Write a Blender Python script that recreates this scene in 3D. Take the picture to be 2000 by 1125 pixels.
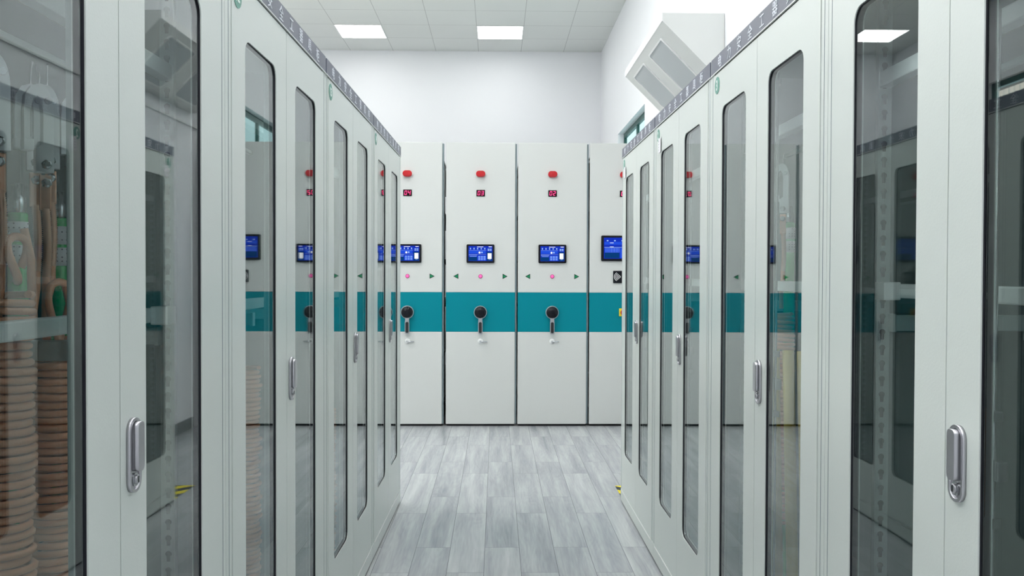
import bpy, bmesh, math, random
from mathutils import Vector, Matrix
from mathutils.geometry import tessellate_polygon
PI = math.pi
R = math.radians
for o in list(bpy.data.objects):
    bpy.data.objects.remove(o, do_unlink=True)
SC = bpy.context.scene
COL = SC.collection

# ------------------------------------------------------------------ camera
cam_d = bpy.data.cameras.new('camera')
cam_d.sensor_width = 36.0
cam_d.lens = 36.0 * 1671.2 / 2000.0
cam_d.clip_start = 0.02
cam = bpy.data.objects.new('camera', cam_d)
COL.objects.link(cam)
_r = Vector((0.99982588, -0.01839512, 0.00313417))
_u = Vector((-0.00283896, 0.01605236, 0.99986712))
_f = Vector((0.01844299, 0.99970193, -0.01599734))
m = Matrix.Identity(4)
for i in range(3):
    m[i][0], m[i][1], m[i][2] = _r[i], _u[i], -_f[i]
m[2][3] = 1.2897
cam.matrix_world = m
SC.camera = cam

# ------------------------------------------------------------------ world, exposure
SC.view_settings.view_transform = 'Standard'
SC.view_settings.look = 'None'
SC.view_settings.gamma = 1.0
SC.view_settings.use_curve_mapping = False
SC.view_settings.exposure = 0.22
W = bpy.data.worlds.new('world')
SC.world = W
W.use_nodes = True
W.node_tree.nodes['Background'].inputs[0].default_value = (0.75, 0.85, 1.0, 1)
W.node_tree.nodes['Background'].inputs[1].default_value = 0.6
LAMP = 17.5          # radiance of the ceiling panels over the aisle
LAMP_FAR = 8.0       # the dimmer last row by the far wall
DAY = 1.1            # radiance of the frosted windows

random.seed(7)

# ------------------------------------------------------------------ materials
def mat(name, col, rough=0.5, metal=0.0, coat=0.0, bump=0.0, bscale=60.0, spec=0.5, emit=None, es=0.0, var=0.0, alpha=None, ior=None):
    M = bpy.data.materials.new(name)
    M.use_nodes = True
    nt = M.node_tree
    b = nt.nodes['Principled BSDF']
    b.inputs['Base Color'].default_value = (*col, 1)
    b.inputs['Roughness'].default_value = rough
    b.inputs['Metallic'].default_value = metal
    b.inputs['Coat Weight'].default_value = coat
    b.inputs['Coat Roughness'].default_value = 0.12
    b.inputs['Specular IOR Level'].default_value = spec
    if emit:
        b.inputs['Emission Color'].default_value = (*emit, 1)
        b.inputs['Emission Strength'].default_value = es
    tc = nt.nodes.new('ShaderNodeTexCoord')
    if bump > 0:
        n = nt.nodes.new('ShaderNodeTexNoise')
        n.inputs['Scale'].default_value = bscale
        n.inputs['Detail'].default_value = 3
        nt.links.new(tc.outputs['Object'], n.inputs['Vector'])
        bp = nt.nodes.new('ShaderNodeBump')
        bp.inputs['Strength'].default_value = bump
        bp.inputs['Distance'].default_value = 0.002
        nt.links.new(n.outputs['Fac'], bp.inputs['Height'])
        nt.links.new(bp.outputs['Normal'], b.inputs['Normal'])
    if var > 0:
        n = nt.nodes.new('ShaderNodeTexNoise')
        n.inputs['Scale'].default_value = 2.5
        nt.links.new(tc.outputs['Object'], n.inputs['Vector'])
        mx = nt.nodes.new('ShaderNodeMix')
        mx.data_type = 'RGBA'
        mx.inputs[6].default_value = (*[c * (1 - var) for c in col], 1)
        mx.inputs[7].default_value = (*[min(1, c * (1 + var)) for c in col], 1)
        nt.links.new(n.outputs['Fac'], mx.inputs[0])
        nt.links.new(mx.outputs[2], b.inputs['Base Color'])
    return M

def glass_mat(name, tint):
    M = bpy.data.materials.new(name)
    M.use_nodes = True
    nt = M.node_tree
    nt.nodes.clear()
    N = nt.nodes.new
    L = nt.links.new
    out = N('ShaderNodeOutputMaterial')
    geo = N('ShaderNodeNewGeometry')
    dot = N('ShaderNodeVectorMath'); dot.operation = 'DOT_PRODUCT'
    L(geo.outputs['Incoming'], dot.inputs[0]); L(geo.outputs['Normal'], dot.inputs[1])
    ab = N('ShaderNodeMath'); ab.operation = 'ABSOLUTE'; L(dot.outputs['Value'], ab.inputs[0])
    om = N('ShaderNodeMath'); om.operation = 'SUBTRACT'; om.inputs[0].default_value = 1.0; L(ab.outputs[0], om.inputs[1])
    pw = N('ShaderNodeMath'); pw.operation = 'POWER'; L(om.outputs[0], pw.inputs[0]); pw.inputs[1].default_value = 5.0
    mu = N('ShaderNodeMath'); mu.operation = 'MULTIPLY_ADD'; L(pw.outputs[0], mu.inputs[0]); mu.inputs[1].default_value = 0.93; mu.inputs[2].default_value = 0.07
    tr = N('ShaderNodeBsdfTransparent'); tr.inputs[0].default_value = (*tint, 1)
    gl = N('ShaderNodeBsdfGlossy'); gl.inputs['Roughness'].default_value = 0.0; gl.inputs[0].default_value = (0.97, 1, 1, 1)
    mx = N('ShaderNodeMixShader')
    L(mu.outputs[0], mx.inputs[0]); L(tr.outputs[0], mx.inputs[1]); L(gl.outputs[0], mx.inputs[2])
    L(mx.outputs[0], out.inputs[0])
    return M

def emis(name, col, s):
    M = bpy.data.materials.new(name)
    M.use_nodes = True
    nt = M.node_tree
    nt.nodes.clear()
    o = nt.nodes.new('ShaderNodeOutputMaterial')
    e = nt.nodes.new('ShaderNodeEmission')
    e.inputs[0].default_value = (*col, 1)
    e.inputs[1].default_value = s
    nt.links.new(e.outputs[0], o.inputs[0])
    return M

MT = {}
MT['paint'] = mat('grey_green_powder_coat', (0.69, 0.745, 0.715), 0.30, bump=0.10, bscale=260, spec=0.5)
MT['inside'] = mat('cabinet_inside_paint', (0.42, 0.50, 0.49), 0.45)
MT['inside_shade'] = mat('cabinet_inside_shade', (0.115, 0.165, 0.165), 0.6)  # inner panels painted dark: shade of the dim cabinet interior put into the colour
MT['sign'] = mat('slate_sign_film', (0.125, 0.138, 0.185), 0.35)
MT['letter'] = mat('white_lettering', (0.75, 0.78, 0.85), 0.5)
MT['lip'] = mat('white_edge', (0.82, 0.85, 0.84), 0.3)
MT['gasket'] = mat('black_rubber', (0.010, 0.010, 0.018), 0.6)
MT['gap'] = mat('dark_gap', (0.03, 0.035, 0.035), 0.8)
MT['glass'] = glass_mat('tinted_door_glass', (0.90, 0.945, 0.94))
MT['chrome'] = mat('satin_chrome', (0.50, 0.50, 0.53), 0.28, metal=0.85)
MT['zinc'] = mat('zinc_steel', (0.62, 0.64, 0.66), 0.25, metal=0.9)
MT['slot'] = mat('keyhole_shadow', (0.012, 0.018, 0.02), 0.8)
MT['badge'] = mat('green_badge', (0.115, 0.34, 0.27), 0.4)
MT['badge_white'] = mat('badge_white', (0.85, 0.95, 0.92), 0.5)
MT['paper'] = mat('paper', (0.88, 0.88, 0.92), 0.8)
MT['ink'] = mat('grey_ink', (0.25, 0.25, 0.3), 0.8)
MT['wall'] = mat('white_wall_paint', (0.845, 0.86, 0.89), 0.8, bump=0.04, bscale=30, var=0.01)
MT['base'] = mat('grey_baseboard', (0.22, 0.24, 0.25), 0.5)
MT['rack'] = mat('rack_panel_paint', (0.64, 0.665, 0.645), 0.45, bump=0.06, bscale=300, var=0.012)
MT['rack_side'] = mat('rack_side_metal', (0.55, 0.58, 0.57), 0.5)
MT['teal'] = mat('teal_band', (0.0, 0.235, 0.29), 0.55, spec=0.12)
MT['strip'] = mat('grey_bumper_strip', (0.20, 0.26, 0.28), 0.45)
MT['black'] = mat('black_plastic', (0.006, 0.007, 0.011), 0.18, spec=0.25)
MT['black_rubber'] = mat('black_grip', (0.012, 0.013, 0.016), 0.5)
MT['red'] = mat('red_lamp_lens', (0.52, 0.004, 0.010), 0.2, coat=0.3, emit=(0.8, 0.01, 0.02), es=0.02)
MT['red_btn'] = mat('red_button', (0.55, 0.02, 0.01), 0.3)
MT['yellow'] = mat('yellow_plate', (0.95, 0.76, 0.04), 0.4)
MT['dark_bezel'] = mat('display_bezel', (0.008, 0.002, 0.004), 0.3, spec=0.12)
MT['seg'] = emis('led_digit', (1.0, 0.06, 0.20), 2.6)
MT['green_arrow'] = mat('green_arrow', (0.0, 0.24, 0.09), 0.3)
MT['pink'] = mat('pink_button', (0.80, 0.10, 0.36), 0.3, emit=(1.0, 0.15, 0.5), es=0.35)
MT['pink_rim'] = mat('magenta_rim', (0.35, 0.02, 0.14), 0.4)
MT['ui_bg'] = emis('screen_blue', (0.008, 0.03, 0.42), 1.0)
MT['ui_mid'] = emis('screen_mid_blue', (0.015, 0.07, 0.62), 1.0)
MT['ui_dark'] = emis('screen_navy', (0.003, 0.04, 0.16), 1.0)
MT['ui_light'] = emis('screen_light', (0.35, 0.55, 1.0), 1.0)
MT['ui_white'] = emis('screen_white', (0.95, 0.97, 1.0), 1.0)
MT['wave'] = mat('reader_symbol', (0.75, 0.78, 0.80), 0.5)
MT['wframe'] = mat('dark_green_window_frame', (0.02, 0.085, 0.075), 0.4)
MT['wglass'] = emis('daylit_frosted_glass', (0.60, 0.90, 0.92), DAY)
MT['blind'] = mat('backlit_cream_blind', (0.80, 0.77, 0.68), 0.8, emit=(1, 0.95, 0.85), es=1.5)  # emission stands in for daylight shining through the slats
MT['ac'] = mat('air_unit_white', (0.70, 0.72, 0.705), 0.5)
MT['ac_lip'] = mat('air_unit_lip', (0.85, 0.86, 0.86), 0.4)
MT['ac_panel'] = mat('grey_filter_mesh', (0.50, 0.535, 0.55), 0.6, bump=0.05, bscale=500)
MT['lamp_panel'] = emis('ceiling_panel_light', (1.0, 0.995, 0.98), LAMP)
MT['lamp_far'] = emis('ceiling_panel_light_dim', (1.0, 0.995, 0.98), LAMP_FAR)
MT['lamp_mid'] = emis('ceiling_panel_light_mid', (1.0, 0.995, 0.98), LAMP*0.4)
MT['lamp_frame'] = mat('lamp_trim', (0.85, 0.86, 0.86), 0.4)
MT['cable'] = mat('copper_in_clear_sheath', (0.86, 0.37, 0.19), 0.36, coat=0.2, bump=0.4, bscale=400)
MT['braid'] = mat('copper_braid', (0.80, 0.45, 0.30), 0.35, metal=0.3)
MT['copper'] = mat('copper_lug', (0.65, 0.33, 0.20), 0.3, metal=0.7)
MT['alu'] = mat('cast_aluminium', (0.80, 0.82, 0.84), 0.3, metal=0.25)
MT['green_rod'] = mat('green_insulating_rod', (0.0, 0.55, 0.10), 0.25, coat=0.4)
MT['yellow_rod'] = mat('yellow_insulating_rod', (0.62, 0.44, 0.04), 0.35)
MT['shelf'] = mat('rack_shelf_metal', (0.35, 0.37, 0.38), 0.5)

# --- ceiling: 600 mm mineral tiles
def ceiling_mat():
    M = bpy.data.materials.new('ceiling_tiles'); M.use_nodes = True
    nt = M.node_tree; b = nt.nodes['Principled BSDF']; N = nt.nodes.new; L = nt.links.new
    tc = N('ShaderNodeTexCoord'); sp = N('ShaderNodeSeparateXYZ'); L(tc.outputs['Object'], sp.inputs[0])
    def line(sock, off):
        a = N('ShaderNodeMath'); a.operation = 'SUBTRACT'; L(sock, a.inputs[0]); a.inputs[1].default_value = off
        w = N('ShaderNodeMath'); w.operation = 'PINGPONG'; L(a.outputs[0], w.inputs[0]); w.inputs[1].default_value = 0.3
        c = N('ShaderNodeMath'); c.operation = 'LESS_THAN'; L(w.outputs[0], c.inputs[0]); c.inputs[1].default_value = 0.0032
        return c.outputs[0]
    lx = line(sp.outputs['X'], -0.2588 - 12.0); ly = line(sp.outputs['Y'], 11.468 - 24.0)
    mxx = N('ShaderNodeMath'); mxx.operation = 'MAXIMUM'; L(lx, mxx.inputs[0]); L(ly, mxx.inputs[1])
    n = N('ShaderNodeTexNoise'); n.inputs['Scale'].default_value = 1.2; L(tc.outputs['Object'], n.inputs['Vector'])
    r = N('ShaderNodeMix'); r.data_type = 'RGBA'
    r.inputs[6].default_value = (0.72, 0.745, 0.73, 1); r.inputs[7].default_value = (0.77, 0.795, 0.78, 1)
    L(n.outputs['Fac'], r.inputs[0])
    q = N('ShaderNodeMix'); q.data_type = 'RGBA'; L(mxx.outputs[0], q.inputs[0]); L(r.outputs[2], q.inputs[6])
    q.inputs[7].default_value = (0.44, 0.455, 0.45, 1)
    L(q.outputs[2], b.inputs['Base Color']); b.inputs['Roughness'].default_value = 0.75
    return M

# --- floor: grey oak vinyl planks running along Y
def floor_mat():
    M = bpy.data.materials.new('grey_oak_vinyl'); M.use_nodes = True
    nt = M.node_tree; b = nt.nodes['Principled BSDF']; N = nt.nodes.new; L = nt.links.new
    tc = N('ShaderNodeTexCoord')
    mp = N('ShaderNodeMapping'); mp.inputs['Rotation'].default_value = (0, 0, R(90)); mp.inputs['Location'].default_value = (0.0, 0.05, 0)
    L(tc.outputs['Object'], mp.inputs[0])
    br = N('ShaderNodeTexBrick')
    br.offset = 0.37; br.offset_frequency = 2; br.squash = 1.0
    br.inputs['Scale'].default_value = 1.0
    br.inputs['Brick Width'].default_value = 0.92; br.inputs['Row Height'].default_value = 0.162
    br.inputs['Mortar Size'].default_value = 0.0011; br.inputs['Mortar Smooth'].default_value = 0.0; br.inputs['Bias'].default_value = 0.0
    br.inputs['Color1'].default_value = (0, 0, 0, 1); br.inputs['Color2'].default_value = (1, 1, 1, 1); br.inputs['Mortar'].default_value = (0.5, 0.5, 0.5, 1)
    L(mp.outputs[0], br.inputs[0])
    # per-plank offset so that the grain differs from plank to plank
    off = N('ShaderNodeVectorMath'); off.operation = 'MULTIPLY'; off.inputs[1].default_value = (5.3, 2.1, 9.0); L(br.outputs['Color'], off.inputs[0])
    ad = N('ShaderNodeVectorMath'); ad.operation = 'ADD'; L(tc.outputs['Object'], ad.inputs[0]); L(off.outputs[0], ad.inputs[1])
    st = N('ShaderNodeMapping'); st.inputs['Scale'].default_value = (11.0, 0.75, 1); L(ad.outputs[0], st.inputs[0])
    n1 = N('ShaderNodeTexNoise'); n1.inputs['Scale'].default_value = 1.6; n1.inputs['Detail'].default_value = 4; n1.inputs['Distortion'].default_value = 0.35; L(st.outputs[0], n1.inputs['Vector'])
    st2 = N('ShaderNodeMapping'); st2.inputs['Scale'].default_value = (60.0, 3.0, 1); L(ad.outputs[0], st2.inputs[0])
    n2 = N('ShaderNodeTexNoise'); n2.inputs['Scale'].default_value = 2.0; n2.inputs['Detail'].default_value = 3; L(st2.outputs[0], n2.inputs['Vector'])
    # cathedral figure
    sw = N('ShaderNodeMapping'); sw.inputs['Scale'].default_value = (6.0, 0.85, 1); L(ad.outputs[0], sw.inputs[0])
    n3 = N('ShaderNodeTexNoise'); n3.inputs['Scale'].default_value = 1.1; n3.inputs['Detail'].default_value = 1.5; L(sw.outputs[0], n3.inputs['Vector'])
    sc = N('ShaderNodeMath'); sc.operation = 'MULTIPLY'; sc.inputs[1].default_value = 22.0; L(n3.outputs['Fac'], sc.inputs[0])
    fr = N('ShaderNodeMath'); fr.operation = 'PINGPONG'; fr.inputs[1].default_value = 0.5; L(sc.outputs[0], fr.inputs[0])
    # mix
    a1 = N('ShaderNodeMath'); a1.operation = 'MULTIPLY'; a1.inputs[1].default_value = 0.62; L(n1.outputs['Fac'], a1.inputs[0])
    a2 = N('ShaderNodeMath'); a2.operation = 'MULTIPLY_ADD'; a2.inputs[1].default_value = 0.22; L(n2.outputs['Fac'], a2.inputs[0]); L(a1.outputs[0], a2.inputs[2])
    a3 = N('ShaderNodeMath'); a3.operation = 'MULTIPLY_ADD'; a3.inputs[1].default_value = 0.07; L(fr.outputs[0], a3.inputs[0]); L(a2.outputs[0], a3.inputs[2])
    sx = N('ShaderNodeSeparateXYZ'); L(br.outputs['Color'], sx.inputs[0])
    a4 = N('ShaderNodeMath'); a4.operation = 'MULTIPLY_ADD'; a4.inputs[1].default_value = 0.10; L(sx.outputs['X'], a4.inputs[0]); L(a3.outputs[0], a4.inputs[2])
    cr = N('ShaderNodeValToRGB')
    e = cr.color_ramp.elements
    e[0].position = 0.28; e[0].color = (0.28, 0.30, 0.325, 1)
    e[1].position = 0.66; e[1].color = (0.55, 0.57, 0.58, 1)
    L(a4.outputs[0], cr.inputs[0])
    q = N('ShaderNodeMix'); q.data_type = 'RGBA'; L(br.outputs['Fac'], q.inputs[0]); L(cr.outputs[0], q.inputs[6]); q.inputs[7].default_value = (0.16, 0.165, 0.18, 1)
    L(q.outputs[2], b.inputs['Base Color'])
    b.inputs['Roughness'].default_value = 0.26
    bp = N('ShaderNodeBump'); bp.inputs['Strength'].default_value = 0.12; bp.inputs['Distance'].default_value = 0.002; L(n2.outputs['Fac'], bp.inputs['Height']); L(bp.outputs[0], b.inputs['Normal'])
    return M

def hazard_mat():
    M = bpy.data.materials.new('hazard_tape'); M.use_nodes = True
    nt = M.node_tree; b = nt.nodes['Principled BSDF']; N = nt.nodes.new; L = nt.links.new
    tc = N('ShaderNodeTexCoord'); sp = N('ShaderNodeSeparateXYZ'); L(tc.outputs['Object'], sp.inputs[0])
    s = N('ShaderNodeMath'); s.operation = 'ADD'; L(sp.outputs['X'], s.inputs[0]); L(sp.outputs['Y'], s.inputs[1])
    p = N('ShaderNodeMath'); p.operation = 'PINGPONG'; p.inputs[1].default_value = 0.085; L(s.outputs[0], p.inputs[0])
    c = N('ShaderNodeMath'); c.operation = 'GREATER_THAN'; c.inputs[1].default_value = 0.0425; L(p.outputs[0], c.inputs[0])
    q = N('ShaderNodeMix'); q.data_type = 'RGBA'; L(c.outputs[0], q.inputs[0]); q.inputs[6].default_value = (0.85, 0.72, 0.02, 1); q.inputs[7].default_value = (0.03, 0.035, 0.04, 1)
    L(q.outputs[2], b.inputs['Base Color']); b.inputs['Roughness'].default_value = 0.5
    return M
MT['ceiling'] = ceiling_mat()
MT['floor'] = floor_mat()
MT['hazard'] = hazard_mat()

# ------------------------------------------------------------------ mesh helpers
class MB:
    """collects shapes (each with a material slot) and links them as ONE mesh object"""
    def __init__(s):
        s.bm = bmesh.new(); s.mats = []
    def mi(s, m):
        if m not in s.mats: s.mats.append(m)
        return s.mats.index(m)
    def _v(s, p): return s.bm.verts.new(p)
    def box(s, a, b, m, bev=0.0):
        x0, y0, z0 = [min(a[i], b[i]) for i in range(3)]; x1, y1, z1 = [max(a[i], b[i]) for i in range(3)]
        k = s.mi(m)
        vs = [s._v(p) for p in [(x0,y0,z0),(x1,y0,z0),(x1,y1,z0),(x0,y1,z0),(x0,y0,z1),(x1,y0,z1),(x1,y1,z1),(x0,y1,z1)]]
        fs = []
        for f in [(0,3,2,1),(4,5,6,7),(0,1,5,4),(1,2,6,5),(2,3,7,6),(3,0,4,7)]:
            fc = s.bm.faces.new([vs[i] for i in f]); fc.material_index = k; fs.append(fc)
        if bev > 0:
            es = list({e for f in fs for e in f.edges})
            r = bmesh.ops.bevel(s.bm, geom=es, offset=bev, segments=2, affect='EDGES', profile=0.6)
            for f in r['faces']: f.material_index = k
        return s
    def prism(s, loops, o, ax, ay, az, m, smooth=False):
        """loops of 2-D points (first outer, rest holes), origin o, axes ax, ay; az = extrusion vector"""
        k = s.mi(m); o = Vector(o); ax = Vector(ax); ay = Vector(ay); az = Vector(az)
        P = [[o + ax*x + ay*y for x, y in lp] for lp in loops]
        flat = [p for lp in P for p in lp]
        tris = tessellate_polygon([[Vector((x, y, 0)) for x, y in lp] for lp in loops])
        f0 = [s._v(p) for p in flat]; f1 = [s._v(p + az) for p in flat]
        for t in tris:
            for vv, rev in ((f0, False), (f1, True)):
                try:
                    fc = s.bm.faces.new([vv[i] for i in (t if rev else t[::-1])]); fc.material_index = k
                except ValueError: pass
        st = 0
        for lp in P:
            n = len(lp)
            for i in range(n):
                a, b = st + i, st + (i+1) % n
                fc = s.bm.faces.new([f0[a], f0[b], f1[b], f1[a]]); fc.material_index = k; fc.smooth = smooth
            st += n
        return s
    def tube(s, pts, r, m, seg=8, caps=True, smooth=True):
        k = s.mi(m); pts = [Vector(p) for p in pts]; n = len(pts)
        rr = r if isinstance(r, (list, tuple)) else [r]*n
        rings = []; up = None
        for i, p in enumerate(pts):
            t = (pts[min(i+1, n-1)] - pts[max(i-1, 0)])
            if t.length < 1e-9: t = Vector((0, 0, 1))
            t.normalize()
            if up is None: up = t.orthogonal().normalized()
            up = (up - t*up.dot(t))
            if up.length < 1e-6: up = t.orthogonal()
            up.normalize(); sd = t.cross(up)
            rings.append([s._v(p + (up*math.cos(2*PI*j/seg) + sd*math.sin(2*PI*j/seg))*rr[i]) for j in range(seg)])
        for i in range(n-1):
            for j in range(seg):
                fc = s.bm.faces.new([rings[i][j], rings[i][(j+1) % seg], rings[i+1][(j+1) % seg], rings[i+1][j]])
                fc.material_index = k; fc.smooth = smooth
        if caps:
            for g in (rings[0][::-1], rings[-1]):
                fc = s.bm.faces.new(g); fc.material_index = k
        return s
    def lathe(s, prof, o, axis, m, seg=24):
        """profile of (radius, height) spun round axis from o"""
        k = s.mi(m); o = Vector(o); az = Vector(axis).normalized(); ax = az.orthogonal().normalized(); ay = az.cross(ax)
        rings = [[s._v(o + az*h + (ax*math.cos(2*PI*j/seg) + ay*math.sin(2*PI*j/seg))*max(r, 1e-5)) for j in range(seg)] for r, h in prof]
        for i in range(len(rings)-1):
            for j in range(seg):
                fc = s.bm.faces.new([rings[i][j], rings[i][(j+1) % seg], rings[i+1][(j+1) % seg], rings[i+1][j]])
                fc.material_index = k; fc.smooth = True
        for g in (rings[0][::-1], rings[-1]):
            fc = s.bm.faces.new(g); fc.material_index = k
        return s
    def build(s, name, parent=None, loc=None, recalc=True):
        if recalc: bmesh.ops.recalc_face_normals(s.bm, faces=s.bm.faces[:])
        me = bpy.data.meshes.new(name); s.bm.to_mesh(me); s.bm.free()
        for mm in s.mats: me.materials.append(MT[mm])
        o = bpy.data.objects.new(name, me); COL.objects.link(o)
        if parent is not None: o.parent = parent
        if loc is not None: o.location = loc
        return o

def tag(o, label=None, cat=None, group=None, kind=None):
    if label: o['label'] = label
    if cat: o['category'] = cat
    if group: o['group'] = group
    if kind: o['kind'] = kind
    return o
def empty(name, loc=(0, 0, 0), rz=0.0):
    o = bpy.data.objects.new(name, None); o.empty_display_size = 0.1
    COL.objects.link(o); o.location = loc; o.rotation_euler = (0, 0, rz); return o
def copy_tree(o, parent=None):
    c = o.copy(); COL.objects.link(c)
    if parent is not None: c.parent = parent
    for ch in list(o.children): copy_tree(ch, c)
    return c
def rrect(x0, y0, x1, y1, r, n=5):
    pts = []
    for cx, cy, a0 in ((x1-r, y1-r, 0), (x0+r, y1-r, 90), (x0+r, y0+r, 180), (x1-r, y0+r, 270)):
        for i in range(n+1):
            a = R(a0 + 90*i/n); pts.append((cx + r*math.cos(a), cy + r*math.sin(a)))
    return pts
def circ(cx, cy, r, n=28, ry=None):
    return [(cx + r*math.cos(2*PI*i/n), cy + (ry or r)*math.sin(2*PI*i/n)) for i in range(n)]
def text_obj(name, s, size, m, loc, parent, ext=0.0006, sx=1.0, bold=0.0):
    """text lying in the local x-z plane, facing -y"""
    cu = bpy.data.curves.new(name, 'FONT'); cu.body = s; cu.size = size; cu.extrude = ext; cu.offset = bold
    cu.align_x = 'CENTER'; cu.align_y = 'CENTER'; cu.resolution_u = 3
    t = bpy.data.objects.new(name + '_curve', cu); COL.objects.link(t)
    bpy.context.view_layer.update()
    dg = bpy.context.evaluated_depsgraph_get()
    me = bpy.data.meshes.new_from_object(t.evaluated_get(dg))
    bpy.data.objects.remove(t, do_unlink=True)
    vs = [v.co for v in me.vertices]
    cx = (min(v.x for v in vs)+max(v.x for v in vs))/2; cy = (min(v.y for v in vs)+max(v.y for v in vs))/2
    for v in me.vertices:
        x, y, z = v.co.x-cx, v.co.y-cy, v.co.z
        v.co = (x*sx, -z, y)
    me.name = name; me.materials.clear(); me.materials.append(MT[m])
    o = bpy.data.objects.new(name, me); COL.objects.link(o); o.parent = parent; o.location = loc
    return o

# ------------------------------------------------------------------ room shell
XL, XR, YB, YF, HC = -4.23, 1.4773, -3.6, 12.139, 4.4337
T = 0.24
def struct(mb, name, label):
    return tag(mb.build(name), label, None, None, 'structure')
struct(MB().box((XL-T, YB-T, -0.1), (XR+T, YF+T, 0), 'floor'), 'floor', 'grey oak-look vinyl plank floor')
struct(MB().box((XL-T, YB-T, HC), (XR+T, YF+T, HC+0.1), 'ceiling'), 'ceiling', 'pale square-tile suspended ceiling')
struct(MB().box((XL-T, YF, 0), (XR+T, YF+T, HC), 'wall'), 'wall_back', 'white wall behind the movable racks')
struct(MB().box((XL-T, YB-T, 0), (XR+T, YB, HC), 'wall'), 'wall_front', 'white wall behind the viewer')
# right wall with a window opening
wy0, wy1, wz0, wz1 = 8.55, 10.42, 1.55, 2.998
m_ = MB()
m_.box((XR, YB, 0), (XR+T, wy0, HC), 'wall').box((XR, wy1, 0), (XR+T, YF, HC), 'wall')
m_.box((XR, wy0, 0), (XR+T, wy1, wz0), 'wall').box((XR, wy0, wz1), (XR+T, wy1, HC), 'wall')
struct(m_, 'wall_right', 'white wall on the right')
ly0, ly1, lz0, lz1 = 6.2, 9.8, 1.1, 3.50
m_ = MB()
m_.box((XL-T, YB, 0), (XL, ly0, HC), 'wall').box((XL-T, ly1, 0), (XL, YF, HC), 'wall')
m_.box((XL-T, ly0, 0), (XL, ly1, lz0), 'wall').box((XL-T, ly0, lz1), (XL, ly1, HC), 'wall')
struct(m_, 'wall_left', 'white wall on the left')
struct(MB().box((XR-0.012, 7.75, 0), (XR, YF, 0.09), 'base').box((XR-0.012, YB, 0), (XR, 7.15, 0.09), 'base'), 'baseboard_right', 'dark grey baseboard')
struct(MB().box((XL, YB, 0), (XL+0.012, YF, 0.09), 'base'), 'baseboard_left', 'dark grey baseboard')

def window(name, X, sgn, y0, y1, z0, z1, nmull, blinds):
    r = empty(name, (X + sgn*0.10, (y0+y1)/2, z0)); tag(r, None, None, None, 'structure')
    w = (y1-y0)/2; h = z1-z0; d0, d1 = -0.03, 0.04; fw = 0.055
    f = MB()
    f.box((d0, -w, 0), (d1, w, fw), 'wframe').box((d0, -w, h-fw), (d1, w, h), 'wframe')
    f.box((d0, -w, fw), (d1, -w+fw, h-fw), 'wframe').box((d0, w-fw, fw), (d1, w, h-fw), 'wframe')
    for i in range(1, nmull+1):
        y = -w + 2*w*i/(nmull+1)
        f.box((d0+0.004, y-0.028, fw), (d1-0.004, y+0.028, h-fw), 'wframe')
    f.box((d0+0.006, -w+fw, h*0.45-0.02), (d1-0.006, w-fw, h*0.45+0.02), 'wframe')
    f.build('window_frame', r)
    for i in range(nmull+1):
        ya = -w + 2*w*i/(nmull+1) + 0.03; yb = -w + 2*w*(i+1)/(nmull+1) - 0.03
        for za, zb in ((fw*0.8, h*0.45-0.012), (h*0.45+0.012, h-fw*0.8)):
            MB().box((0.002, ya, za), (0.010, yb, zb), 'wglass').build('window_pane', r)
    if blinds:
        # vertical blind slats hung inside the opening
        b = MB(); y = -w+0.12
        while y < w-0.12:
            b.box((-sgn*0.013, y, 0.06), (-sgn*0.017, y+0.086, h-0.10), 'blind'); y += 0.10
        b.box((-sgn*0.011, -w+0.06, h-0.10), (-sgn*0.028, w-0.06, h-0.075), 'lip')
        b.build('vertical_blind', r)
    return r
window('window_1', XR, 1, wy0, wy1, wz0, wz1, 1, False)
window('window_2', XL, -1, ly0, ly1, lz0, lz1, 3, True)

# ------------------------------------------------------------------ ceiling lights
xs = [-0.2588 - 1.8*i for i in range(3)]
ys = [10.868 - 1.8*i for i in range(8)]
def make_light(pm='lamp_panel'):
    r = empty('ceiling_light', (0, 0, HC))
    f = MB(); f.prism([[(-0.3, -0.3), (0.3, -0.3), (0.3, 0.3), (-0.3, 0.3)], [(-0.288, -0.288), (-0.288, 0.288), (0.288, 0.288), (0.288, -0.288)]], (0, 0, -0.010), (1, 0, 0), (0, 1, 0), (0, 0, 0.0095), 'lamp_frame')
    f.build('light_frame', r)
    MB().box((-0.287, -0.287, -0.007), (0.287, 0.287, -0.001), pm).build('diffuser', r)
    return r
lights = {}
row_words = ['nearest the far wall', 'second from the far wall', 'third from the far wall', 'fourth from the far wall', 'fifth from the far wall', 'sixth from the far wall', 'second from the near wall', 'nearest the near wall']
col_words = ['above the aisle', 'left of the aisle', 'beside the left wall']
for i, x in enumerate(xs):
    for j, y in enumerate(ys):
        pm = 'lamp_far' if j == 0 else 'lamp_mid' if j == 1 else 'lamp_panel'
        lt = lights.get(pm)
        o = make_light(pm) if lt is None else copy_tree(lt)
        lights.setdefault(pm, o)
        o.location = (x+0.3, y+0.3, HC)
        tag(o, 'square white ceiling light panel %s, row %s' % (col_words[i], row_words[j]), 'ceiling light', 'square light panels in the ceiling')

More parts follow.
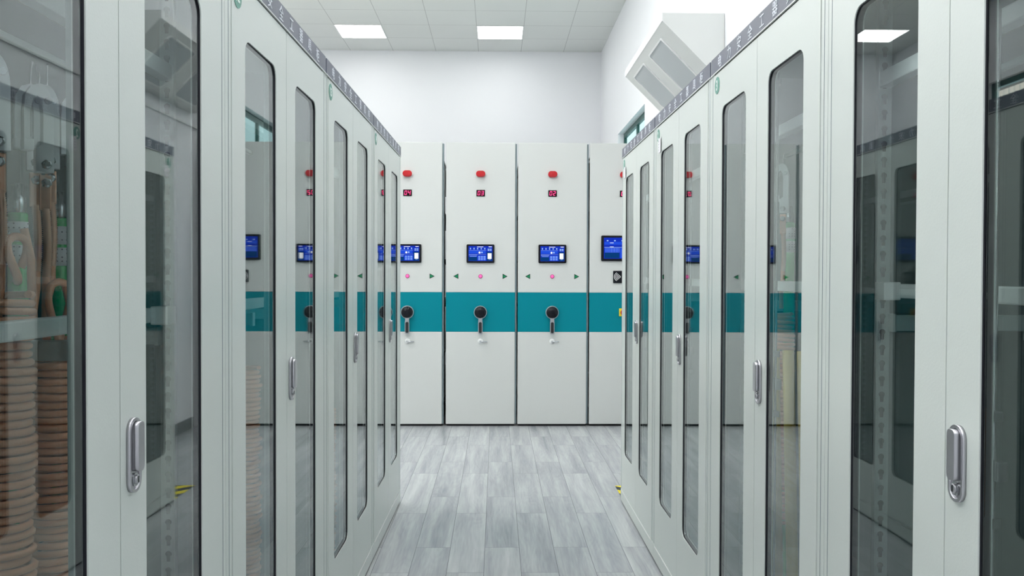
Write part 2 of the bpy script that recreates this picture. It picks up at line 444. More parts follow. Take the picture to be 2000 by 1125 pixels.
# ------------------------------------------------------------------ wall-mounted air unit on the right wall
ay0, ay1 = 5.547, 7.119
air = empty('air_unit', (XR-0.002, (ay0+ay1)/2, 2.53))
tag(air, 'white wedge-shaped air unit with two grey panels, high on the right wall', 'air unit')
hl = (ay1-ay0)/2
prof = [(0, 0.085), (-0.0855, 0.085), (-0.4025, 0.402), (-0.4025, 0.455), (0, 0.455)]
MB().prism([prof], (0, -hl, 0), (1, 0, 0), (0, 0, 1), (0, 2*hl, 0), 'ac').build('housing', air)
MB().box((-0.409, -hl-0.002, 0.402), (-0.4026, hl+0.002, 0.456), 'ac_lip').build('front_lip', air)
sd = Vector((0.4025, 0, -0.402)).normalized(); nn = Vector((-0.402, 0, -0.4025)).normalized()
for ya, yb in ((-0.54, -0.075), (0.145, 0.61)):
    p = MB(); o0 = Vector((-0.4025, 0, 0.402)) + sd*0.052
    L_ = 0.37
    outer = rrect(0, ya, L_, yb, 0.03)
    inner = rrect(0.012, ya+0.012, L_-0.012, yb-0.012, 0.022)
    p.prism([outer, inner[::-1]], o0, sd, (0, 1, 0), nn*0.010, 'ac_lip')
    p.prism([inner], o0, sd, (0, 1, 0), nn*0.004, 'ac_panel')
    p.build('filter_panel', air)
tag(MB().box((XR-0.018, 3.6, 2.505), (XR-0.0005, 8.3, 2.525), 'ac_lip').box((XR-0.02, 8.3, 2.50), (XR-0.0005, 8.34, 2.53), 'ac_lip').build('cable_conduit'),
    'thin white cable conduit along the right wall under the air unit', 'conduit')

# hazard tape on the floor past the right row
tag(MB().box((0.7285, 4.87, 0.0003), (1.30, 5.19, 0.0018), 'hazard').build('hazard_tape'), 'yellow and black striped tape on the floor by the right cabinets', 'tape')

# ------------------------------------------------------------------ tool cabinets
CD = 0.50; DW0 = 0.042
def carcass():
    b = MB()
    b.box((0.001, 0.004, 0.075), (0.018, CD, 1.944), 'paint').box((0.982, 0.004, 0.075), (0.999, CD, 1.944), 'paint')
    b.box((0.001, 0, 0.075), (0.040, 0.022, 1.944), 'paint', 0.002).box((0.960, 0, 0.075), (0.999, 0.022, 1.944), 'paint', 0.002)
    b.box((0.001, 0, 1.944), (0.999, CD, 2.0), 'paint', 0.002)
    b.box((0.018, CD-0.003, 0.075), (0.982, CD, 1.944), 'paint')
    b.box((0.0205, CD-0.014, 0.086), (0.9795, CD-0.003, 1.941), 'inside_shade')
    b.box((0.018, 0.030, 0.060), (0.982, CD-0.003, 0.085), 'inside_shade')
    b.box((0.0182, 0.024, 0.086), (0.0205, CD-0.004, 1.941), 'inside_shade').box((0.9795, 0.024, 0.086), (0.9818, CD-0.004, 1.941), 'inside_shade')
    b.box((0.0205, 0.024, 1.941), (0.9795, CD-0.004, 1.9438), 'inside_shade')
    # dark rebate behind the door edges
    b.box((0.040, 0.020, 0.075), (0.960, 0.024, 0.079), 'gap')
    b.box((0.043, 0.0003, 1.9402), (0.957, 0.022, 1.9443), 'gap')
    # fine fold on each stile
    for x in (0.0205, 0.9795):
        b.box((x-0.0008, -0.0006, 0.08), (x+0.0008, 0.0004, 1.94), 'strip')
    return b
def plinth():
    b = MB()
    b.box((0.001, -0.001, 0.010), (0.999, 0.020, 0.0735), 'paint', 0.0015)
    b.box((0.001, 0.020, 0.010), (0.999, CD, 0.060), 'paint')
    b.box((0.045, -0.0035, 0.0700), (0.955, -0.0008, 0.0735), 'lip')
    b.box((0.005, 0.006, 0.0), (0.995, CD-0.01, 0.010), 'gap')
    return b
def upright(x, face):
    """slotted upright lying against a side panel; face = +1 / -1 the way its slots look"""
    b = MB(); y0, y1 = 0.095, 0.128
    b.box((x, y0, 0.087), (x + face*0.004, y1, 1.942), 'inside')
    b.box((x, y0, 0.087), (x + face*0.014, y0+0.003, 1.942), 'inside')
    z = 0.13
    cy = (y0+y1)/2 + 0.001
    while z < 1.92:
        pts = []
        for i in range(9):
            a = R(-50 + 280*i/8); pts.append((cy + 0.0065*math.cos(a), z + 0.0065*math.sin(a)))
        pts += [(cy-0.0035, z-0.016), (cy+0.0035, z-0.016)]
        b.prism([pts], (x + face*0.0042, 0, 0), (0, 1, 0), (0, 0, 1), (face*0.0006, 0, 0), 'slot')
        z += 0.0335
    return b
def door(x0, x1):
    """door leaf in its own frame: hinge corner at x0; y=0 is its face"""
    b = MB(); px0, px1 = (x0+0.095, x1-0.100) if x0 < 0.4 else (x0+0.094, x1-0.103)
    if x0 < 0.4: px0, px1 = 0.135, 0.398
    else: px0, px1 = 0.595, 0.856
    z0, z1 = 0.077, 1.940
    hole = rrect(px0, 0.292, px1, 1.822, 0.032)
    outer = [(x0, z0), (x1, z0), (x1, z1), (x0, z1)]
    b.prism([outer, hole[::-1]], (0, -0.0015, 0), (1, 0, 0), (0, 0, 1), (0, 0.021, 0), 'paint')
    g = MB()
    h2 = rrect(px0+0.002, 0.294, px1-0.002, 1.820, 0.0302)
    h1 = rrect(px0+0.0002, 0.2922, px1-0.0002, 1.8218, 0.032)
    g.prism([h1, h2[::-1]], (0, 0.0008, 0), (1, 0, 0), (0, 0, 1), (0, 0.0155, 0), 'gasket')
    gl = MB()
    gl.prism([h2], (0, 0.0026, 0), (1, 0, 0), (0, 0, 1), (0, 0.005, 0), 'glass')
    return b, g, gl
def handle():
    b = MB(); cx = 0.541; w = 0.021
    outer = rrect(cx-w, 0.941, cx+w, 1.060, 0.0205, 8)
    rim = rrect(cx-w+0.005, 0.946, cx+w-0.005, 1.055, 0.0155, 8)
    b.prism([outer, rim[::-1]], (0, -0.0015, 0), (1, 0, 0), (0, 0, 1), (0, -0.0065, 0), 'chrome', True)
    b.prism([rim], (0, -0.0015, 0), (1, 0, 0), (0, 0, 1), (0, -0.0025, 0), 'chrome')
    lev = rrect(cx-0.0095, 0.975, cx+0.0125, 1.0535, 0.0085, 6)
    b.prism([lev], (0, -0.004, 0), (1, 0, 0), (0, 0, 1), (0, -0.0125, 0), 'chrome', True)
    return b
def lock():
    b = MB(); cx = 0.541
    b.prism([rrect(cx-0.010, 0.951, cx+0.010, 0.972, 0.009, 6)], (0, -0.004, 0), (1, 0, 0), (0, 0, 1), (0, -0.004, 0), 'zinc')
    b.lathe([(0.0075, 0), (0.0075, 0.003), (0.006, 0.004)], (cx, -0.008, 0.962), (0, -1, 0), 'chrome', 16)
    b.box((cx-0.0012, -0.0125, 0.957), (cx+0.0012, -0.0119, 0.967), 'black')
    return b

SIGN = '电力安全工器具柜'
def make_cabinet():
    r = empty('tool_cabinet')
    carcass().build('carcass', r)
    plinth().build('plinth', r)
    sg = MB(); sg.box((0.0085, -0.0035, 1.9475), (0.9915, -0.0002, 1.9985), 'sign')
    sg.box((0.004, -0.0045, 1.9445), (0.996, -0.0002, 1.9475), 'lip')
    s = sg.build('sign_board', r)
    for i, ch in enumerate(SIGN):
        text_obj('lettering', ch, 0.042, 'letter', (0.115+0.108*i, -0.0041, 1.973), s, bold=0.0002)
    for x, f in ((0.0207, 1), (0.9793, -1)):
        upright(x, f).build('slotted_upright', r)
    rl = MB()
    rl.box((0.02, 0.098, 1.690), (0.98, 0.126, 1.722), 'lip', 0.003)
    rl.build('hanging_rail', r)
    MB().box((0.02, 0.232, 1.676), (0.98, 0.244, 1.688), 'inside', 0.002).build('hook_bar', r)
    for x in (0.026, 0.615, 0.954):
        a = MB(); a.box((x, 0.130, 1.172), (x+0.022, CD-0.016, 1.206), 'inside', 0.002)
        a.box((x-0.001, 0.124, 1.170), (x+0.023, 0.132, 1.208), 'inside', 0.001)
        a.build('support_arm', r)
    sb = MB(); sb.box((0.048, 0.130, -0.015), (0.952, 0.154, 0.015), 'lip', 0.003)
    for x in (0.0265, 0.9285):
        sb.box((x, 0.094, -0.019), (x+0.045, 0.130, 0.019), 'lip', 0.003)
    sb.build('support_beam', r, (0, 0, 1.257))
    MB().box((0.02, 0.42, 1.150), (0.98, 0.445, 1.171), 'inside', 0.002).build('cross_bar', r)
    for i, (x0, x1) in enumerate(((DW0, 0.4985), (0.5015, 0.958))):
        b, g, gl = door(x0, x1)
        d = b.build('door', r)
        g.build('gasket', d)
        gl.build('glass_pane', d)
        lr = MB()
        if i == 1:
            handle().build('handle', d); lock().build('lock', d)
            lr.tube([(0.578, 0.030, 0.12), (0.578, 0.030, 1.90)], 0.004, 'zinc', 8)
            for z in (0.92, 1.08, 0.2, 1.8): lr.box((0.566, 0.020, z-0.008), (0.590, 0.038, z+0.008), 'zinc', 0.002)
            lr.box((0.560, 0.022, 0.985), (0.60, 0.040, 1.015), 'zinc', 0.003)
            lr.build('locking_rod', d)
        else:
            lr.box((0.415, 0.0195, 0.1), (0.43, 0.036, 1.92), 'inside')
            lr.build('edge_stiffener', d)
    return r
def settle_glass(cab, ang):
    """the panes sit a fraction of a degree askew in their rubber"""
    for d in cab.children:
        if d.name.split('.')[0] != 'door': continue
        for g in d.children:
            if g.name.split('.')[0] == 'glass_pane':
                bx = [Vector(c) for c in g.bound_box]
                c = sum(bx, Vector())/8; c.z = 0
                Rm = Matrix.Rotation(ang, 3, 'Z')
                g.rotation_euler = (0, 0, ang); g.location = c - Rm @ c
def badge(parent, num):
    b = MB(); b.prism([circ(0.079, 1.902, 0.0275)], (0, -0.0016, 0), (1, 0, 0), (0, 0, 1), (0, -0.0012, 0), 'badge')
    bo = b.build('number_badge', parent)
    text_obj('numeral', num, 0.046 if len(num) == 1 else 0.038, 'badge_white', (0.079, -0.0034, 1.902), bo, 0.0004, 0.85, 0.0012)
def paper(parent):
    p = MB(); x0, x1, z0, z1 = 0.083, 0.152, 1.823, 1.885
    k = 6
    pts = [(x0 + (x1-x0)*i/k, -0.0030 - 0.003*(i/k)**2) for i in range(k+1)]
    pts2 = [(x, y-0.0005) for x, y in pts[::-1]]
    p.prism([pts+pts2], (0, 0, z0), (1, 0, 0), (0, 1, 0), (0, 0, z1-z0), 'paper')
    for q in range(4):
        z = z1-0.014-q*0.012
        p.box((x0+0.008, -0.0038, z), (x0+0.030, -0.0033, z+0.0015), 'ink')
    tag(p.build('paper_note', parent), 'white paper note')

cab0 = make_cabinet()
LA, LTH, LS = -0.5965, 0.011919, 4.8271
RA, RTH, RS = 0.7169, -0.00081, 4.8429
right_info = [('1', 'far end cabinet of the right row, number 1, with white paper note'),
              ('2', 'second cabinet from the far end of the right row, number 2, with paper note'),
              ('3', 'cabinet number 3 of the right row, yellow rods inside'),
              ('4', 'nearest cabinet of the right row, showing empty slotted uprights behind glass')]
left_info = [('14', 'far end cabinet of the left row, beside the movable racks'),
             ('13', 'glass-door cabinet number 13, second from the far end of the left row'),
             ('12', 'glass-door cabinet number 12 in the left row, between 11 and 13'),
             ('11', 'nearest cabinet of the left row, with copper cable coils behind its glass')]
first = True
for k, (num, lab) in enumerate(right_info):
    c = cab0 if first else copy_tree(cab0_clean)
    if first:
        cab0_clean = copy_tree(cab0)      # pristine copy kept as the next cabinet
        spare = cab0_clean
        first = False
    s = RS - k
    c.location = (RA + math.sin(RTH)*s, math.cos(RTH)*s, 0); c.rotation_euler = (0, 0, R(-90) - RTH)
    badge(c, num)
    if num != '4': settle_glass(c, -0.0067)
    if num in '12': paper(c)
    tag(c, 'grey-green ' + lab, 'cabinet', 'grey-green glass-door tool cabinets lining the aisle')
CABL = {}
for k, (num, lab) in enumerate(left_info):
    c = copy_tree(cab0_clean) if k < 3 else cab0_clean
    s = LS - (k+1)
    c.location = (LA + math.sin(LTH)*s, math.cos(LTH)*s, 0); c.rotation_euler = (0, 0, R(90) - LTH)
    badge(c, num)
    for ch in c.children:
        if ch.name.startswith('support_beam'): ch.location.z = 1.203
        if ch.name.startswith('support_arm') or ch.name.startswith('cross_bar'): ch.location.z = -0.03
    settle_glass(c, 0.003 if num == '11' else 0.0067)
    tag(c, 'grey-green ' + lab, 'cabinet', 'grey-green glass-door tool cabinets lining the aisle')

# ------------------------------------------------------------------ movable racks
ZR = 7.2393; XR0 = -0.1333; PR = 0.6072; RD = 3.6
def digit(b, ch, cx, cz, w, h, y):
    seg = {'0': 'abcdef', '1': 'bc', '2': 'abged', '3': 'abgcd', '4': 'fgbc', '5': 'afgcd', '6': 'afgedc', '7': 'abc'}[ch]
    t = w*0.24; sl = 0.12
    P = {'a': (-w/2, h/2-t, w/2, h/2), 'd': (-w/2, -h/2, w/2, -h/2+t), 'g': (-w/2, -t/2, w/2, t/2),
         'f': (-w/2, 0, -w/2+t, h/2), 'e': (-w/2, -h/2, -w/2+t, 0), 'b': (w/2-t, 0, w/2, h/2), 'c': (w/2-t, -h/2, w/2, 0)}
    for s in seg:
        x0, z0, x1, z1 = P[s]; e = 0.0006
        x0 += e; x1 -= e; z0 += e; z1 -= e
        b.prism([[(x0+z0*sl, z0), (x1+z0*sl, z0), (x1+z1*sl, z1), (x0+z1*sl, z1)]], (cx, y, cz), (1, 0, 0), (0, 0, 1), (0, -0.0006, 0), 'seg')
def screen(parent, x0, z0, x1, z1, master):
    f = MB(); f.prism([rrect(x0, z0, x1, z1, 0.010)], (0, -0.001, 0), (1, 0, 0), (0, 0, 1), (0, -0.016, 0), 'black', True)
    fr = f.build('touch_screen', parent)
    s = MB(); bw = 0.017 if not master else 0.022; Y = -0.0172
    a0, a1, c0, c1 = x0+bw, x1-bw, z0+bw*0.95, z1-bw*0.8
    s.box((a0, Y-0.0006, c0), (a1, Y, c1), 'ui_bg')
    def q(u0, v0, u1, v1, m, d=1):
        s.box((a0+(a1-a0)*u0, Y-0.0006-0.0003*d, c0+(c1-c0)*v0), (a0+(a1-a0)*u1, Y-0.0006-0.0003*(d-1), c0+(c1-c0)*v1), m)
    if not master:
        q(0.01, 0.50, 0.72, 0.72, 'ui_mid'); q(0.01, 0.03, 0.36, 0.26, 'ui_dark'); q(0.38, 0.03, 0.74, 0.36, 'ui_mid')
        q(0.76, 0.02, 0.99, 0.60, 'ui_dark')
        q(0.80, 0.14, 0.96, 0.52, 'ui_white', 2); q(0.84, 0.09, 0.93, 0.11, 'ui_light', 2)
        q(0.36, 0.93, 0.62, 0.96, 'ui_white', 2); q(0.84, 0.93, 0.97, 0.97, 'ui_white', 2)
        for i in range(5):
            q(0.06+i*0.15, 0.77, 0.10+i*0.15, 0.88, 'ui_light', 2)
            q(0.14+i*0.15, 0.74, 0.145+i*0.15, 0.90, 'ui_mid', 2)
        s.prism([circ(0, 0, 0.0085)], (a0+(a1-a0)*0.46, Y-0.0012, c0+(c1-c0)*0.56), (1, 0, 0), (0, 0, 1), (0, -0.0004, 0), 'ui_white')
        s.prism([circ(0, 0, 0.0065)], (a0+(a1-a0)*0.56, Y-0.0012, c0+(c1-c0)*0.57), (1, 0, 0), (0, 0, 1), (0, -0.0004, 0), 'ui_light')
        q(0.02, 0.38, 0.36, 0.40, 'ui_light', 2); q(0.05, 0.30, 0.34, 0.32, 'ui_light', 2)
        for i in range(4):
            for j in range(3): q(0.41+j*0.11, 0.07+i*0.075, 0.49+j*0.11, 0.10+i*0.075, 'ui_light', 2)
        q(0.015, 0.44, 0.74, 0.45, 'ui_light', 2); q(0.015, 0.70, 0.74, 0.71, 'ui_light', 2)
        for i in range(2):
            for j in range(2): q(0.80+j*0.09, 0.68+i*0.09, 0.87+j*0.09, 0.73+i*0.09, 'ui_light', 2)
    else:
        q(0.01, 0.66, 0.70, 0.80, 'ui_mid'); q(0.02, 0.03, 0.38, 0.28, 'ui_dark'); q(0.40, 0.03, 0.60, 0.50, 'ui_mid')
        q(0.02, 0.30, 0.38, 0.50, 'ui_mid'); q(0.01, 0.53, 0.99, 0.545, 'ui_light', 2)
        for i in range(5):
            q(0.07+i*0.18, 0.83, 0.11+i*0.18, 0.88, 'ui_light', 2)
            q(0.19+i*0.065, 0.30, 0.192+i*0.065, 0.50, 'ui_light', 2)
        q(0.15, 0.74, 0.24, 0.76, 'ui_white', 2); q(0.15, 0.55, 0.24, 0.57, 'ui_white', 2)
        for i in range(4): q(0.03, 0.31+i*0.06, 0.38, 0.315+i*0.06, 'ui_light', 2)
        for i in range(7): q(0.44, 0.08+i*0.055, 0.56, 0.095+i*0.055, 'ui_light', 2)
        s.prism([circ(0, 0, 0.014)], (a0+(a1-a0)*0.52, Y-0.0012, c0+(c1-c0)*0.68), (1, 0, 0), (0, 0, 1), (0, -0.0004, 0), 'ui_white')
        q(0.66, 0.05, 0.97, 0.48, 'ui_dark'); q(0.70, 0.60, 0.95, 0.90, 'ui_mid')
    s.build('screen_display', fr)

def make_rack(master, num):
    """origin at the floor under the middle of the front panel"""
    r = empty('mobile_rack'); hw = 0.2915
    b = MB()
    # three separate boards: upper, teal, lower
    b.box((-hw, 0, 1.137), (hw, 0.024, 2.400), 'rack', 0.003)
    b.box((-hw, 0, 0.020), (hw, 0.024, 0.802), 'rack', 0.003)
    b.box((-hw+0.01, 0.024, 0.03), (hw-0.01, 0.05, 2.31), 'rack_side')
    b.build('end_panel', r)
    MB().box((-hw, -0.0004, 0.8025), (hw, 0.024, 1.1365), 'teal', 0.0012).build('teal_band', r)
    e = MB(); e.box((hw+0.0012, 0.010, 0.020), (hw+0.0145, 0.040, 2.392), 'strip', 0.003)
    e.box((hw, 0.026, 0.02), (hw+0.004, 0.05, 2.31), 'strip')
    e.build('bumper_strip', r)
    s = MB(); n = 5; L_ = RD/n
    for i in range(n+1):
        y = 0.05 + i*L_
        for x in (-0.27, 0.25): s.box((x, y, 0.1), (x+0.02, y+0.03, 2.318), 'rack_side')
    for k in range(6):
        z = 0.12 + k*0.43
        s.box((-0.268, 0.052, z), (0.268, 0.05+RD, z+0.02), 'shelf')
    s.box((-0.275, 0.051, 2.30), (0.275, 0.08+RD, 2.318), 'rack_side')
    s.box((-0.004, 0.055, 0.12), (0.004, 0.05+RD, 2.30), 'shelf')
    s.build('shelving', r)
    c = MB(); c.box((-0.285, 0.035, 0.0), (0.285, 0.08+RD, 0.020), 'black_rubber'); c.box((-0.28, 0.05, 0.020), (0.28, 0.08+RD, 0.10), 'black_rubber')
    c.build('wheel_carriage', r)
    l = MB(); l.prism([rrect(-0.039, -0.026, 0.039, 0.026, 0.0255, 10)], (0, 0.0, 2.134), (1, 0, 0), (0, 0, 1), (0, -0.030, 0), 'red', True)
    l.prism([rrect(-0.033, -0.020, 0.033, 0.020, 0.0195, 10)], (0, -0.030, 2.134), (1, 0, 0), (0, 0, 1), (0, -0.008, 0), 'red', True)
    l.prism([rrect(-0.041, -0.012, 0.045, 0.012, 0.006, 3)], (0, 0.0, 2.134), (1, 0, 0), (0, 0, 1), (0, -0.006, 0), 'lip')
    l.build('alarm_lamp', r)
    d = MB(); d.box((-0.036, -0.006, 1.9465), (0.036, 0, 2.001), 'dark_bezel', 0.0015)
    dd = d.build('number_display', r)
    g = MB(); digit(g, num[0], -0.0145, 1.974, 0.021, 0.036, -0.0062); digit(g, num[1], 0.0150, 1.974, 0.021, 0.036, -0.0062)
    tag(g.build('glowing_digits', dd, recalc=False), 'glowing red digits ' + num)
    if master:
        screen(r, -0.194, 1.404, 0.194, 1.620, True)
        f = MB(); f.prism([rrect(-0.091, 1.2175, 0.053, 1.3217, 0.004, 3)], (0, 0, 0), (1, 0, 0), (0, 0, 1), (0, -0.008, 0), 'black')
        rd = f.build('card_reader', r)
        w = MB(); cx, cz = -0.020, 1.272
        for i in range(5):
            rr = 0.014 + i*0.0125
            arc = [(cx - rr*math.cos(R(a)), cz + rr*math.sin(R(a))*0.75) for a in range(-48, 49, 8)]
            arc2 = [(cx - (rr-0.0052)*math.cos(R(a)), cz + (rr-0.0052)*math.sin(R(a))*0.75) for a in range(48, -49, -8)]
            w.prism([arc+arc2], (0, -0.0082, 0), (1, 0, 0), (0, 0, 1), (0, -0.0006, 0), 'wave')
        w.prism([rrect(cx+0.004, cz-0.037, cx+0.045, cz-0.022, 0.004)], (0, -0.0082, 0), (1, 0, 0), (0, 0, 1), (0, -0.0006, 0), 'wave')
        w.build('wave_symbol', rd)
        y = MB(); y.box((-0.0385, -0.012, 0.9375), (0.0305, -0.0006, 1.003), 'yellow', 0.003)
        es = y.build('emergency_stop', r)
        k = MB(); k.lathe([(0.018, 0), (0.018, 0.012), (0.026, 0.014), (0.026, 0.028), (0.020, 0.032)], (-0.004, -0.012, 0.970), (0, -1, 0), 'red_btn', 28)
        k.build('red_button', es)
    else:
        screen(r, -0.118, 1.385, 0.118, 1.541, False)
        for sx in (-1, 1):
            a = MB(); a.prism([[(sx*0.022, 0), (-sx*0.020, 0.022), (-sx*0.020, -0.022)]], (sx*0.207, 0, 1.272), (1, 0, 0), (0, 0, 1), (0, -0.0020, 0), 'black')
            a.prism([[(sx*0.015, 0), (-sx*0.016, 0.015), (-sx*0.016, -0.015)]], (sx*0.207, -0.0020, 1.272), (1, 0, 0), (0, 0, 1), (0, -0.0020, 0), 'green_arrow')
            a.build('arrow_button', r)
        p = MB(); p.lathe([(0.0175, 0), (0.0175, 0.004), (0.014, 0.005)], (0, 0, 1.272), (0, -1, 0), 'pink_rim', 24)
        p.lathe([(0.0135, 0), (0.0135, 0.005), (0.009, 0.009)], (0, -0.004, 1.272), (0, -1, 0), 'pink', 24)
        p.build('push_button', r)
        h = MB(); cz = 0.968
        h.lathe([(0.050, 0), (0.056, 0.006), (0.056, 0.020), (0.052, 0.026)], (0, -0.0005, cz), (0, -1, 0), 'chrome', 36)
        body = [(-0.022, 0.0), (-0.016, -0.055), (-0.0165, -0.075), (-0.0185, -0.085), (-0.0185, -0.178), (-0.012, -0.185), (0.012, -0.185), (0.0185, -0.178), (0.0185, -0.085), (0.0165, -0.075), (0.016, -0.055), (0.022, 0.0)]
        h.prism([body], (0, -0.018, cz), (1, 0, 0), (0, 0, 1), (0, -0.014, 0), 'chrome')
        ho = h.build('crank_handle', r)
        k = MB(); k.lathe([(0.049, 0), (0.050, 0.004), (0.046, 0.013), (0.034, 0.020), (0.015, 0.024)], (0, -0.026, cz), (0, -1, 0), 'black', 36)
        k.build('hub_cap', ho)
        gp = MB(); gp.prism([rrect(-0.0125, -0.174, 0.0125, -0.082, 0.010)], (0, -0.032, cz), (1, 0, 0), (0, 0, 1), (0, -0.010, 0), 'black_rubber', True)
        gp.build('grip', ho)
        t = MB(); t.lathe([(0.0225, 0), (0.0225, 0.004), (0.019, 0.007), (0.011, 0.007), (0.010, 0.018)], (0, 0, 0.722), (0, -1, 0), 'lip', 28)
        t.tube([(0, -0.015, 0.722), (0.022, -0.017, 0.720), (0.058, -0.014, 0.719)], [0.007, 0.0065, 0.005], 'zinc', 8)
        t.lathe([(0.008, 0), (0.008, 0.003)], (0, -0.018, 0.722), (0, -1, 0), 'zinc', 16)
        t.build('turn_lock', r)
    return r
rack_lab = {1: 'white movable rack with large blue touch screen and yellow emergency stop, against the right wall',
            2: 'white movable rack end with teal band, red display 02, third from left in view',
            3: 'white movable rack end with teal band, red display 03, in the middle of the aisle',
            4: 'white movable rack end with teal band, red display 04, beside the left cabinets'}
for n in range(1, 8):
    r = make_rack(n == 1, '0%d' % n)
    dx = -0.009 if n >= 4 else 0.0
    r.location = (XR0 + (3-n)*PR + dx, ZR, 0)
    tag(r, rack_lab.get(n, 'white movable rack end with teal band, red display 0%d, further left in the row' % n), 'movable rack', 'movable racks across the far end of the aisle')

# ------------------------------------------------------------------ grounding kits inside the cabinets
def coil_mesh(rad, z0, z1, pitch, seed, cr=0.0062, squash=1.0):
    rnd = random.Random(seed); b = MB(); pts = []; n = int((z1-z0)/pitch); sg = 22
    z = z1; ox = oy = 0; dz = pitch
    prev = (0, 0, rad)
    for t in range(n):
        ncen = (rnd.uniform(-.004, .004), rnd.uniform(-.004, .004), rad*rnd.uniform(.93, 1.05)); tilt = rnd.uniform(-.003, .003); ph = rnd.uniform(0, 6.28)
        for j in range(sg):
            f = j/sg; a = 2*PI*f
            cx = prev[0]*(1-f)+ncen[0]*f; cy = prev[1]*(1-f)+ncen[1]*f; rr = prev[2]*(1-f)+ncen[2]*f
            pts.append((cx + rr*math.cos(a), cy + rr*squash*math.sin(a), z - pitch*f + tilt*math.sin(a+ph)*math.sin(PI*f)))
        z -= pitch; prev = ncen
    b.tube(pts, cr, 'cable', 7)
    return b
def make_coil(name, x, y, rad, z0, z1, seed, label, floor_z=0.085, group='coils of copper grounding cable in the cabinets'):
    b = coil_mesh(rad, z0 - floor_z, z1 - floor_z, 0.0138, seed)
    o = b.build(name, None, (x, y, floor_z), recalc=False)
    tag(o, label, 'cable coil', group)
    return o
def make_kit(x, y, rz, ztop, hook=0.0, tail=0.0):
    """clamp with its bolted lug, spring sleeve and cable; origin at the top of the clamp; hook = how far back the bar is"""
    k = empty('grounding_clamp', (x, y, ztop), rz)
    b = MB()
    arch = [(0.022*math.cos(R(180*i/12)) - 0.002, 0.050*math.sin(R(180*i/12))-0.05) for i in range(7)]
    arch += [(-0.016, -0.006), (-0.025, -0.022), (-0.027, -0.05)]
    inn = [(-0.017, -0.05), (-0.013, -0.030), (-0.006, -0.022), (0.001, -0.030), (0.003, -0.05)]
    b.prism([[(0.020, -0.155)] + arch + [(-0.027, -0.105), (-0.017, -0.105)] + inn + [(0.003, -0.105), (-0.008, -0.112), (-0.008, -0.155)]], (0, -0.010, 0), (1, 0, 0), (0, 0, 1), (0, 0.020, 0), 'alu')
    b.box((-0.028, -0.013, -0.118), (-0.012, 0.013, -0.098), 'alu', 0.002)
    b.lathe([(0.006, 0), (0.006, 0.008)], (0.010, -0.010, -0.030), (0, -1, 0), 'zinc', 8)
    b.build('clamp_jaw', k)
    h = MB(); h.tube([(0, 0.002, -0.006), (0, 0.002, 0.012), (0, 0.012*hook+0.004, 0.030), (0, 0.022*hook, 0.036)], 0.0022, 'zinc', 6)
    h.build('hanging_hook', k)
    l = MB(); l.box((-0.005, -0.0165, -0.222), (0.014, -0.0105, -0.160), 'copper', 0.002); l.build('copper_lug', k)
    for z in (-0.142, -0.174):
        bt = MB(); bt.lathe([(0.0085, 0), (0.0085, 0.007), (0.0050, 0.007), (0.0050, 0.012)], (0.005, -0.0165, z), (0, -1, 0), 'zinc', 6)
        bt.build('bolt', k)
    sp = MB(); pts = []; rr = []
    n = 66
    for i in range(n+1):
        f = i/n; pts.append((0.005 + 0.003*math.sin(f*3), -0.013, -0.218 - 0.120*f)); rr.append(0.0082 if i % 2 else 0.0062)
    sp.tube(pts, rr, 'braid', 8); sp.build('spring_sleeve', k)
    c = MB(); c.tube([(0.0055, -0.013, -0.336), (0.005, -0.013, -0.37), (0.000+tail, -0.013, -0.41), (0.002+tail, -0.014, -0.455)], 0.0070, 'cable', 8); c.build('cable_tail', k)
    return k
def make_rod(x, y, z0, z1, lab):
    r = empty('insulating_rod', (x, y, z0)); h = z1-z0
    MB().lathe([(0.016, 0), (0.0175, 0.004), (0.0175, h-0.043), (0.016, h-0.040)], (0, 0, 0), (0, 0, 1), 'green_rod', 20).build('green_tube', r)
    MB().lathe([(0.0150, h-0.045), (0.0150, h-0.012), (0.010, h-0.008), (0.010, h+0.014)], (0, 0, 0), (0, 0, 1), 'zinc', 20).build('ferrule', r)
    for zz in (h-0.093, h-0.136):
        lb = MB(); lb.lathe([(0.0178, zz), (0.0178, zz+0.037)], (0, 0, 0), (0, 0, 1), 'paper', 20)
        lo = lb.build('paper_label', r)
        rnd = random.Random(int(zz*1000)); w = MB()
        for q in range(4):
            for a in (-1.9, -1.4, -0.9, -0.4, 0.1):
                if rnd.random() < 0.7:
                    z = zz+0.008+q*0.008
                    w.box((0.0180*math.cos(a)-0.001, 0.0180*math.sin(a)-0.001, z), (0.0184*math.cos(a)+0.001, 0.0184*math.sin(a)+0.001, z+0.0025), 'ink')
        w.build('print_marks', lo)
    tag(r, lab, 'rod', 'green insulating rods in the nearest left cabinet')
    return r
def hanging_loop(x, y, z, s, seed, lab):
    b = MB(); pts = []
    for i in range(25):
        a = 2*PI*i/24*0.93 - 0.4
        pts.append((0.018*math.sin(a*2)*0.4, 0.030*s*math.cos(a), 0.052*s*math.sin(a)))
    b.tube(pts, 0.0068, 'cable', 8)
    b.tube([(0.004, 0.012, 0.05), (0.010, 0.022, 0.0), (0.004, 0.034, -0.055)], 0.0068, 'cable', 8)
    tag(b.build('cable_loop', None, (x, y, z), recalc=False), lab, 'cable loop', 'loose loops of copper cable above the coils')

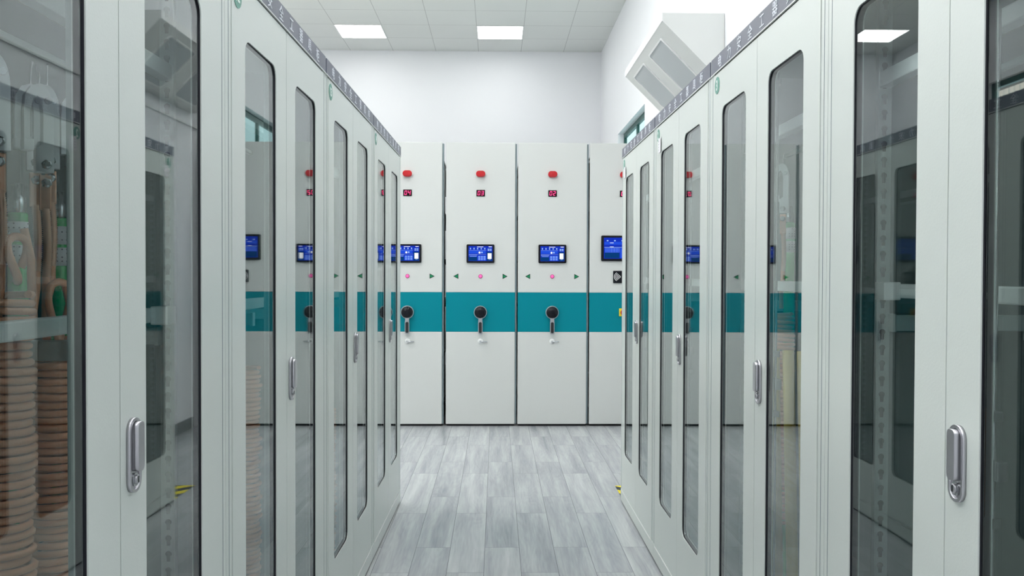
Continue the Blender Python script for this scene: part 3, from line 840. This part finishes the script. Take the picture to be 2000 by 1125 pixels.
# nearest left cabinet
make_coil('cable_coil', -0.800, 1.388, 0.048, 0.092, 1.255, 1, 'copper cable coil at the left edge, nearest in the left cabinet')
make_coil('cable_coil', -0.800, 1.553, 0.048, 0.092, 1.165, 2, 'tall copper cable coil second in the near left cabinet, beside the door edge')
make_coil('cable_coil', -0.815, 1.712, 0.042, 0.092, 1.165, 3, 'copper cable coil behind the far stile of the near left glass door')
kits = [(-0.800, 1.387, 1, 0.0, 'hanging at the left edge of the photo'), (-0.842, 1.568, -1, 0.0, 'just right of the leftmost green rod'),
        (-0.800, 1.518, 1, 0.004, 'with bright bolts, in front above the second coil'), (-0.842, 1.625, -1, -0.004, 'to the left of the second green rod'),
        (-0.800, 1.648, 1, 0.0, 'in front of the second green rod'), (-0.842, 1.752, -1, 0.0, 'just left of the glass door edge')]
for i, (x, y, hk, tl, t) in enumerate(kits):
    k = make_kit(x, y, R(28 + 7*(i % 3)), 1.640 - 0.010*(i % 3), hk, tl)
    tag(k, 'aluminium grounding clamp with copper lug ' + t, 'clamp', 'grounding clamps hanging in the near left cabinet')
make_rod(-0.885, 1.600, 0.086, 1.440, 'green rod with silver ferrule and white labels, at the far left of the picture')
make_rod(-0.887, 1.758, 0.086, 1.440, 'green rod with silver ferrule standing between two copper cables, nearer the door edge')
hanging_loop(-0.765, 1.512, 1.222, 1.0, 1, 'loop of copper cable hanging above the second coil')
hanging_loop(-0.775, 1.400, 1.312, 0.7, 2, 'small loop of copper cable above the leftmost coil')
hanging_loop(-0.775, 1.690, 1.222, 0.9, 3, 'loop of copper cable hanging by the glass door edge')
# cabinet 12: one coil seen through the near pane
make_coil('cable_coil', -0.780, 2.640, 0.050, 0.092, 1.00, 4, 'copper cable coil faintly seen inside cabinet number 12')
make_coil('cable_coil', -0.740, 3.72, 0.040, 0.092, 0.70, 5, 'small copper cable coil faintly seen inside cabinet number 13')
# cabinet 3 on the right: kit, coil, green rod and yellow rods
k = make_kit(0.900, 2.68, R(-30), 1.640, 1, 0.0)
tag(k, 'aluminium grounding clamp with copper lug inside cabinet number 3', 'clamp')
make_coil('cable_coil', 0.905, 2.715, 0.040, 0.50, 1.165, 6, 'copper cable coil inside cabinet number 3, under its clamp', 0.50)
r3 = make_rod(0.955, 2.775, 0.086, 1.50, 'green rod standing inside cabinet number 3'); del r3['group']
for i, (xb, yb, xt, yt) in enumerate([(0.800, 2.38, 0.830, 2.54), (0.835, 2.35, 0.860, 2.50), (0.870, 2.33, 0.892, 2.47), (0.905, 2.30, 0.925, 2.44)]):
    b = MB(); v = Vector((xt-xb, yt-yb, 0.98))
    b.tube([(0, 0, 0), v*0.5, v], 0.017, 'yellow_rod', 14)
    o = b.build('yellow_rod', None, (xb, yb, 0.088))
    tag(o, 'yellow insulating rod leaning inside cabinet number 3', 'rod', 'yellow rods leaning inside cabinet number 3')
